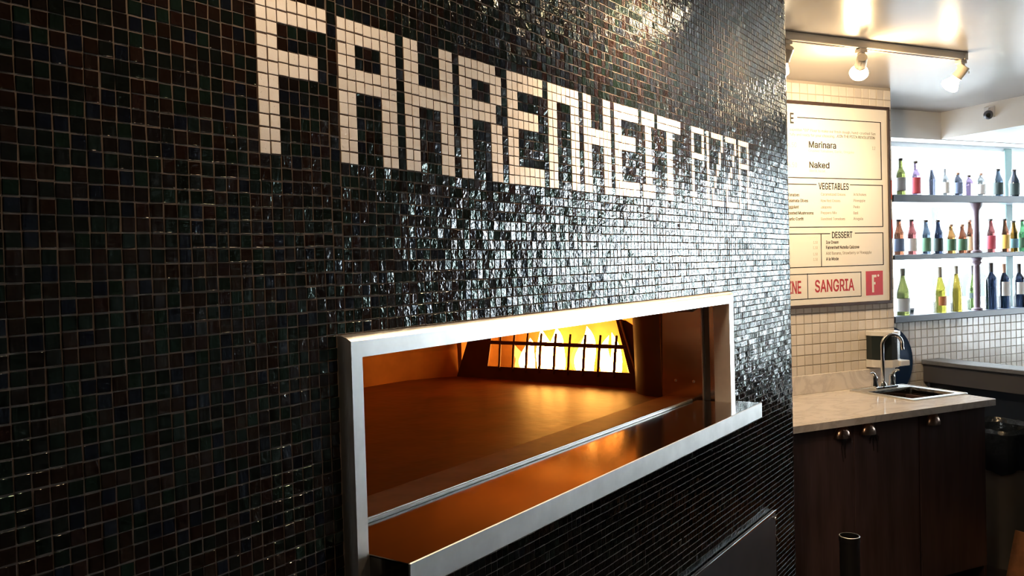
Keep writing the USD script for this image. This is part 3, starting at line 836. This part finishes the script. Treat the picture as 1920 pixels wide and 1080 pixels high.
def bottle(kind, name, label, s, d, z, glass, lab, labz, capm, group, scale=1.0, cap_h=.012, arc=1.0):
    prof = [(r * min(1, scale + .06), h * scale) for r, h in PROF[kind]]
    H = prof[-1][1]
    t = fthing(name, label, 'bottle', s, d, z, group, rot=-20)
    part('glass_body', lathe(prof, 28), glass, t, smooth=40)
    if lab:
        a, b = labz[0] * H, labz[1] * H
        r = radius_at(prof, (a + b) / 2)
        n = 24
        th = np.linspace(-math.pi * arc, math.pi * arc, n) - math.pi / 2
        e = .0007
        rr = [radius_at(prof, a) + e, radius_at(prof, b) + e]
        m = quadstrip([(rr[0] * math.cos(x), rr[0] * math.sin(x), a) for x in th], [(rr[1] * math.cos(x), rr[1] * math.sin(x), b) for x in th])
        part('label', m, lab, t, smooth=True)
    if capm:
        top = H + .0012
        r0 = radius_at(prof, H - cap_h) + .0010
        r1 = radius_at(prof, H - .004) + .0012
        part('cap', lathe([(0, top - .0005), (r1, top - .0005), (r1 + .0004, H - .004), (r0, H - cap_h), (r0 - .0008, H - cap_h)][::-1], 20), capm, t, smooth=40)
    return t


G1, G2, G3 = 'small bottles on the top shelf', 'beer bottles on the middle shelf', 'wine bottles on the window sill'
zt1, zm_, zs = SH['top'][1] + .0003, SH['mid'][1] + .0003, SH['sill'][1] + .0003
DB = .475
for a in [
    ('tall', 'spirit_bottle', 'tall clear bottle with a grey label, leftmost on the top shelf', 1.338, 'glass_olive', 'label_grey', (.12, .48), 'cap_dark', 1.02),
    ('tall', 'spirit_bottle', 'bottle with a bright red label, second from left on the top shelf', 1.470, 'glass_violet', 'label_red', (.06, .52), 'cap_dark', .96),
    ('slim', 'spirit_bottle', 'slim hazy blue grey bottle, third from left on the top shelf', 1.614, 'glass_slate', None, None, None, .99),
    ('tall', 'spirit_bottle', 'small colourless bottle with a pale label, fourth on the top shelf', 1.739, 'glass_clear', 'label_white', (.1, .5), None, .78),
    ('dome', 'spirit_bottle', 'squat bottle with a blue label, fifth on the top shelf', 1.854, 'glass_slate', 'label_blue', (.10, .58), 'cap_tan', .99),
    ('dome', 'spirit_bottle', 'squat dark violet bottle, sixth on the top shelf', 1.961, 'glass_violet', None, None, 'cap_dark', .90),
    ('dome', 'spirit_bottle', 'squat clear bottle with a small white label, seventh on the top shelf', 2.075, 'glass_clear', 'label_white', (.1, .52), 'cap_tan', .99),
    ('stub', 'spirit_bottle', 'dark bottle in front of the teal window post on the top shelf', 2.247, 'glass_dark', 'label_dark', (.08, .5), 'cap_dark', .99),
    ('stub', 'spirit_bottle', 'dark grey bottle, rightmost in view on the top shelf', 2.412, 'glass_slate', 'label_dark', (.06, .5), 'cap_dark', .99)]:
    bottle(a[0], a[1], a[2], a[3], DB, zt1, a[4], a[5], a[6], a[7], G1, a[8])
for a in [
    ('beer', 'brown beer bottle with a pale blue label, leftmost on the middle shelf', 1.314, 'glass_brown', 'label_blue', (.10, .46), 'cap_dark', 1.02),
    ('beer', 'reddish beer bottle with a pink white label, second on the middle shelf', 1.426, 'glass_red', 'label_white', (.10, .46), 'cap_dark', 1.02),
    ('beer', 'dark beer bottle with a green black label, third on the middle shelf', 1.553, 'glass_dark', 'label_green', (.08, .48), 'cap_dark', 1.0),
    ('beer', 'almost black beer bottle, fourth on the middle shelf', 1.662, 'glass_wine', 'label_dark', (.08, .46), 'cap_dark', 1.0),
    ('stub', 'short amber beer bottle with a green label, left of the pair of green labels', 1.781, 'glass_amber', 'label_green', (.10, .50), 'cap_tan', 1.0),
    ('stub', 'short brown beer bottle with a green label, right of the pair of green labels', 1.887, 'glass_brown', 'label_green', (.10, .50), 'cap_tan', 1.0),
    ('beer', 'brown beer bottle with an orange tan label, just left of the shelf post', 2.020, 'glass_brown', 'label_tan', (.08, .5), 'cap_tan', 1.01),
    ('beer', 'red beer bottle just right of the shelf post on the middle shelf', 2.167, 'glass_red', 'label_red', (.10, .5), 'cap_dark', 1.03),
    ('beer', 'amber beer bottle with a yellow label in front of the window post', 2.307, 'glass_brown', 'label_yellow', (.10, .52), 'cap_dark', 1.03),
    ('beer', 'orange beer bottle with a sky blue label on the middle shelf', 2.398, 'glass_orange', 'label_sky', (.12, .42), 'cap_dark', .97),
    ('beer', 'bright green beer bottle, rightmost in view on the middle shelf', 2.486, 'glass_green', 'label_green', (.12, .44), 'cap_dark', 1.0)]:
    bottle(a[0], 'beer_bottle', a[1], a[2], DB + (.045 if a[2] == 2.020 else 0), zm_, a[3], a[4], a[5], a[6], G2, a[7])
for a in [
    ('burg', 'green yellow wine bottle with a white label, leftmost on the sill', 1.340, 'glass_olive', 'label_white', (.08, .36), 'capsule_grey', 1.0, .045, 1),
    ('burg', 'yellow wine bottle with a small orange red label on the sill', 1.671, 'glass_yellow', 'label_orange', (.16, .36), 'capsule_grey', 1.0, .065, .22),
    ('flute', 'slender golden wine bottle without label on the sill', 1.824, 'glass_gold', None, None, 'capsule_grey', 1.0, .05, 1),
    ('burg', 'pale green wine bottle with a dark label beside the post', 2.062, 'glass_lime', 'label_dark', (.26, .38), 'cap_dark', 1.0, .055, .35),
    ('bord', 'black red wine bottle without label, right of the post on the sill', 2.165, 'glass_wine', None, None, 'cap_dark', 1.03, .06, 1),
    ('bord', 'black red wine bottle with a tan capsule and a white label', 2.294, 'glass_wine', 'label_white', (.28, .60), 'cap_tan', 1.0, .06, .3),
    ('bord', 'black red wine bottle with a white label, rightmost on the sill', 2.447, 'glass_wine', 'label_white', (.30, .58), 'cap_dark', .99, .06, .3)]:
    bottle(a[0], 'wine_bottle', a[1], a[2], .53 if a[2] == 2.062 else .475, zs, a[3], a[4], a[5], a[6], G3, a[7], a[8], a[9])
cup = fthing('small_cup', 'tiny patterned cup on the sill between the first two wine bottles', 'cup', 1.435, .50, zs)
part('cup_body', lathe([(0, 0), (.018, 0), (.023, .040), (.021, .040), (.0165, .004), (0, .004)], 20), 'label_grey', cup, smooth=40)
part('cup_band', lathe([(.0192, .010), (.0196, .010), (.0220, .030), (.0216, .030), (.0192, .010)], 20), 'label_dark', cup, smooth=40)

for lab, y0, y1 in (('added unseen building across the street, left of the sky gap, dimming the mosaic reflections', -5.2, 4.0), ('added unseen building across the street, right of the sky gap, dimming the mosaic reflections', -21.0, -11.4)):  # added houses, spaced around a sky gap to shape the tile reflections
    house = thing('added_street_house', lab, 'building', (16.0, y0, -.15))
    part('facade', box(0, 3, 0, y1 - y0, 0, 8), 'added_facade', house)
    n = int((y1 - y0) / 2.4)
    for i in range(n):
        for j in range(2):
            w = part('house_window', box(-.03, .02, .8 + 2.4 * i, 2.0 + 2.4 * i, .9 + 3 * j, 2.7 + 3 * j), 'window_white', house)
            part('house_pane', box(-.05, -.028, .88 + 2.4 * i, 1.92 + 2.4 * i, 1.0 + 3 * j, 2.6 + 3 * j), 'dark_plastic', w)
# bare street tree, washed out behind the glass
tree = fthing('street_tree', 'bare street tree outside the window', 'tree', 3.6, 5.0, -.15)
br, trr = [], np.random.default_rng(5)


def branch(p, d, r, n):
    q = p + d
    br.append(tube([p, (p + q) / 2 + trr.standard_normal(3) * .03, q], [r, r * .85, r * .65], 6))
    if n:
        for _ in range(3 if n > 2 else 2):
            v = d * .72 + trr.standard_normal(3) * np.linalg.norm(d) * .38
            v[2] = abs(v[2]) * .8 + .05
            branch(q, v, r * .62, n - 1)


branch(np.array([0, 0, 0.0]), np.array([.05, 0, 1.5]), .10, 0)
part('trunk', br[0], 'bark', tree, smooth=60)
br.clear()
for v in ((.5, .1, .9), (-.5, .2, .9), (.1, -.3, 1.0), (-.2, .4, .8)):
    branch(np.array([.05, 0, 1.45]), np.array(v), .055, 3)
part('branches', cat(br), 'bark', tree, smooth=60)

# ------------------------------------------------------------------ sink counter
HC = .906
cab = fthing('sink_cabinet', 'dark brown cabinet under the hand sink', 'cabinet', 0, 0, 0)
CX0, CX1, CF, CB = -.80, .612, -.585, -.012
part('body', cat(box(CX0, CX0 + .018, CF + .02, CB, .10, HC - .034), box(CX0, CX1 - .002, CB - .012, CB, .10, HC - .034), box(CX0, CX1 - .002, CF + .02, CB, .10, .118), box(CX0, CX1 - .002, CF + .02, CF + .05, HC - .09, HC - .034), box(.176, .194, CF + .02, CB, .118, HC - .30), box(CX0 + .03, CX1 - .03, CF + .08, CB, 0, .10)), 'cabinet_gap', cab)
part('side_panel', cbox(CX1 - .001, CX1 + .018, CF, CB, .0, HC - .0325, .001), 'cabinet_wood', cab)
doors = [(CX0, -.2205), (-.2175, .180), (.190, CX1 + .016)]
pulls = [-.290, -.140, .268]


def cup_pull(s, z):
    r, n, m = .042, 14, 8
    V, F = [], []
    for i in range(n + 1):
        a = math.pi * i / n
        for j in range(m + 1):
            b = (math.pi / 2) * j / m
            V.append((s - r * math.cos(a), -.030 * math.sin(a) * math.cos(b) - .0005, z - .014 + .050 * math.sin(a) * math.sin(b)))
    for i in range(n):
        for j in range(m):
            q = (i * (m + 1) + j, (i + 1) * (m + 1) + j, (i + 1) * (m + 1) + j + 1, i * (m + 1) + j + 1)
            F += [(q[0], q[1], q[2]), (q[0], q[2], q[3])]
    shell = trimesh.Trimesh(V, F, process=False)
    flange = tube([(s - r * 1.12 * math.cos(a), -.002, z - .014 + .052 * math.sin(a)) for a in np.linspace(0, math.pi, 16)], .0028, 6)
    return cat(shell, flange)


for (a, b), p in zip(doors, pulls):
    dr = part('door', cbox(a, b, CF - .002, CF + .0195, .105, HC - .038, .0015), 'cabinet_wood', cab)
    cp = cup_pull(p, .836)
    cp.apply_translation([0, CF - .003, 0])
    part('cup_pull', cp, 'bronze', dr, smooth=50, label='aged copper bin pull')
# dried drips below the pulls: thin runs lying on the door fronts
drp = np.random.default_rng(21)
for s0, z0, runs_ in ((-.275, .815, ((0, .085, .006), (-.012, .10, .004), (.008, .05, .004))), (-.098, .812, ((-.022, .035, .005), (-.006, .07, .005), (.018, .08, .006), (.030, .03, .004)))):
    runs = []
    for ds, L, w in runs_:
        a = s0 + ds
        pts = [(a * .5 + s0 * .5, 0, z0), (a + .002 * drp.normal(), 0, z0 - L * .4), (a + .003 * drp.normal(), 0, z0 - L)]
        m = tube(pts, [w * 1.3, w, w * .6], 8)
        m.apply_scale([1, .10, 1])
        m.apply_translation([0, CF - .0022, 0])
        runs.append(m)
    part('drip_stain', cat(runs), 'drip_stain', cab, label='dark dried drips below a pull')

# worktop with a cut-out for the basin, and its low upstand
top = fthing('marble_worktop', 'pale veined marble worktop with a low upstand against the tiles', 'worktop', 0, 0, 0)
SX0, SX1, SD0, SD1 = .345, .650, -.415, -.150        # basin cut-out
TX = .672
import shapely
shape = shapely.Polygon([(CX0 - .02, -.620), (TX - .012, -.620), (TX, -.608), (TX, -.006), (CX0 - .02, -.006)], [[(SX0, SD0), (SX1, SD0), (SX1, SD1), (SX0, SD1)]])
m = trimesh.creation.extrude_polygon(shape, .030)
m.apply_translation([0, 0, HC - .030])
part('slab', m, 'marble_top', top)
part('upstand', cbox(CX0 - .02, .640, -.024, -.006, HC + .0002, HC + .096, .002), 'marble_top', top)

sink = fthing('hand_sink', 'small stainless steel drop-in sink basin in the marble worktop', 'sink', 0, 0, HC)
ring = shapely.Polygon([(SX0 - .028, SD0 - .030), (SX1 + .030, SD0 - .030), (SX1 + .030, SD1 + .075), (SX0 - .028, SD1 + .075)]).buffer(.012)
hol = shapely.Polygon([(SX0 + .012, SD0 + .012), (SX1 - .012, SD0 + .012), (SX1 - .012, SD1 - .012), (SX0 + .012, SD1 - .012)]).buffer(.012)
m = trimesh.creation.extrude_polygon(ring.difference(hol), .0035)
m.apply_translation([0, 0, .0004])
rimb = [tube([(*p, .0035) for p in np.array(ring.buffer(-.004).exterior.coords)[::1]], .0035, 6)]
part('rim', cat(m, *rimb), 'steel', sink, smooth=35)
hb = np.array(hol.exterior.coords)[:-1]
cx_, cd_ = (SX0 + SX1) / 2, (SD0 + SD1) / 2
ctr2 = np.array([cx_, cd_])
lv = [np.c_[ctr2 + (hb - ctr2) * k, np.full(len(hb), z)] for k, z in ((1, .001), (.985, -.01), (.95, -.14), (.88, -.158), (.15, -.165))]
lv = [np.vstack([l, l[:1]]) for l in lv]
part('basin', cat([quadstrip(lv[i], lv[i + 1]) for i in range(4)] + [trimesh.Trimesh(np.vstack([lv[4], [[cx_, cd_, -.165]]]), [(i, i + 1, len(lv[4])) for i in range(len(lv[4]) - 1)], process=False)]), 'steel_brushed', sink, smooth=40)
part('drain', lathe([(0, -.1645), (.022, -.1645), (.022, -.162), (.016, -.162), (.015, -.1635), (0, -.1635)], 20, (cx_, cd_, 0)), 'chrome', sink, smooth=40)

fau = fthing('faucet', 'chrome gooseneck faucet with two lever handles behind the sink', 'faucet', .495, -.112, HC + .0045)
part('base_plate', cbox(-.075, .085, -.026, .026, 0, .014, .004), 'chrome', fau)
g = [(0, 0, .012), (0, 0, .10), (0, 0, .20)]
for a in np.linspace(math.pi, math.radians(-12), 14):
    g.append((.058 + .058 * math.cos(a), -.012 * (1 + math.cos(a)), .225 + .052 * math.sin(a)))
g += [(.118, -.026, .196)]
part('spout', tube(g, .0095, 14), 'chrome', fau, smooth=60)
part('spout_collar', lathe([(0, .013), (.020, .013), (.020, .020), (.013, .032), (.0105, .036), (0, .036)], 20), 'chrome', fau, smooth=40)
for x0, sg in ((-.058, -1), (.066, 1)):
    hb_ = part('handle_base', lathe([(0, .013), (.018, .013), (.019, .02), (.014, .04), (.016, .055), (.012, .068), (0, .070)], 20, (x0, 0, 0)), 'chrome', fau, smooth=50)
    if sg < 0:
        lev = tube([(x0 + .004, 0, .060), (x0 - .004, 0, .078), (x0 - .020, -.004, .088), (x0 - .042, -.008, .086)], [.009, .008, .006, .0045], 10)
    else:
        lev = tube([(x0, 0, .060), (x0 + .001, -.012, .082), (x0 + .004, -.030, .094), (x0 + .006, -.045, .094)], [.009, .008, .006, .0045], 10)
    part('lever', lev, 'chrome', hb_, smooth=60)

# towel dispenser on the tiled wall
tw = fthing('towel_dispenser', 'white paper towel dispenser with a dark curved cover behind the faucet', 'dispenser', .585, -.0045, 1.0)
prof = shapely.Polygon([(-.085, 0), (.085, 0), (.085, -.035), (.06, -.085), (.02, -.105), (-.02, -.105), (-.06, -.085), (-.085, -.035)])


def slab(poly, z0, z1, grow=0):
    m = trimesh.creation.extrude_polygon(poly.buffer(grow, join_style=1) if grow else poly, z1 - z0)
    m.apply_translation([0, 0, z0])
    return m


inner = shapely.Polygon([(-.084, -.001), (.084, -.001), (.084, -.035), (.06, -.085), (.02, -.105), (-.02, -.105), (-.06, -.085), (-.084, -.035)])
lim = shapely.box(-.2, -.3, .2, -.0005)
part('cover', slab(inner.buffer(.002).intersection(lim), .052, .180), 'dark_plastic', tw, smooth=35)
part('top_cap', slab(inner.buffer(.006).intersection(lim), .180, .200), 'white_plastic', tw, smooth=35)
part('tray', cat(slab(inner.buffer(.005).intersection(lim), .012, .052), cbox(.03, .10, -.118, -.05, .016, .045, .003)), 'white_plastic', tw, smooth=35)
part('towel', cbox(-.032, .058, -.060, -.058, -.090, .014, .0004), 'paper_white', tw, label='white paper towel hanging down')

disc = fthing('round_tray', 'dark blue round tray hanging on the tiled wall in the recess behind the sink', 'tray', 1.138, .4375, .945)
dm = lathe([(0, -.004), (.195, -.004), (.214, .004), (.225, .010), (.221, .010), (.200, 0), (0, 0)], 64)
dm.apply_transform(tf.rotation_matrix(math.radians(90), [1, 0, 0]))
part('tray_plate', dm, 'blue_plastic', disc, smooth=40)

# ------------------------------------------------------------------ bar ledge, bin, tube, board
bar = fthing('bar_ledge', 'dark bar ledge with a grey cap running out from the window wall', 'bar counter', 0, 0, 0)
part('cap', cbox(1.455, 1.62, -2.6, DW - .006, .912, .940, .004), 'bar_cap', bar)
part('apron', box(1.475, 1.500, -2.6, DW - .006, .800, .9118), 'bar_apron', bar)
part('back_panel', box(1.535, 1.56, -2.6, DW - .006, 0, .9118), 'bar_navy', bar)

bn = fthing('waste_bin', 'grey waste bin with a black plastic liner beside the sink cabinet', 'bin', 1.02, -.38, 0)


def ringpts(hw, hd, z, wob=0.0, n=48, seed=0, drop=0.0):
    r = np.random.default_rng(seed)
    a = np.linspace(0, 2 * math.pi, n, endpoint=False)
    p = 5.0
    c, s = np.cos(a), np.sin(a)
    k = (np.abs(c) ** p + np.abs(s) ** p) ** (-1 / p)
    w = wob * (np.sin(5 * a + 1) + .6 * np.sin(11 * a + 2) + .4 * r.standard_normal(n))
    q = np.c_[hw * k * c * (1 + w), hd * k * s * (1 + w), z + drop * (np.sin(3 * a) + .5 * r.standard_normal(n))]
    return np.vstack([q, q[:1]])


BR = [ringpts(.13, .13, 0), ringpts(.15, .15, .66), ringpts(.158, .158, .665), ringpts(.158, .158, .69)]
part('bin_body', cat([quadstrip(BR[i], BR[i + 1]) for i in range(3)]), 'bin_grey', bn, smooth=40)
LN = [ringpts(.158, .158, .505, .03, seed=1, drop=.012), ringpts(.163, .163, .60, .025, seed=2), ringpts(.164, .164, .69, .012, seed=3), ringpts(.155, .155, .712, .01, seed=4, drop=.004), ringpts(.143, .143, .69, .015, seed=5), ringpts(.12, .12, .55, .03, seed=6), ringpts(.02, .02, .52)]
part('liner', cat([quadstrip(LN[i], LN[i + 1]) for i in range(6)]), 'liner_black', bn, smooth=50, label='black plastic bin liner folded over the rim')

tb = thing('black_tube', 'open black tube standing upright in front of the sink cabinet', 'tube', (2.626, -.104, 0))
part('tube_wall', lathe([(.037, 0), (.037, .505), (.039, .508), (.039, .524), (.0375, .527), (.035, .527), (.034, .52), (.034, .002), (.037, 0)], 36), 'black_tube', tb, smooth=40)
part('rim', lathe([(.0375, .5265), (.0390, .5280), (.0375, .5295), (.0350, .5295), (.0345, .5280), (.0355, .5265), (.0375, .5265)], 36), 'steel', tb, smooth=60, label='thin metal rim')

wb = fthing('wooden_board', 'orange brown wooden board leaning at the lower right corner', 'board', .762, -.790, 0)
m = cbox(-.012, .012, -.20, .20, 0, .250, .003)
m.apply_transform(tf.rotation_matrix(math.radians(18), [0, 1, 0]))
m.apply_translation([0, 0, .004])
part('board', m, 'wood_orange', wb)
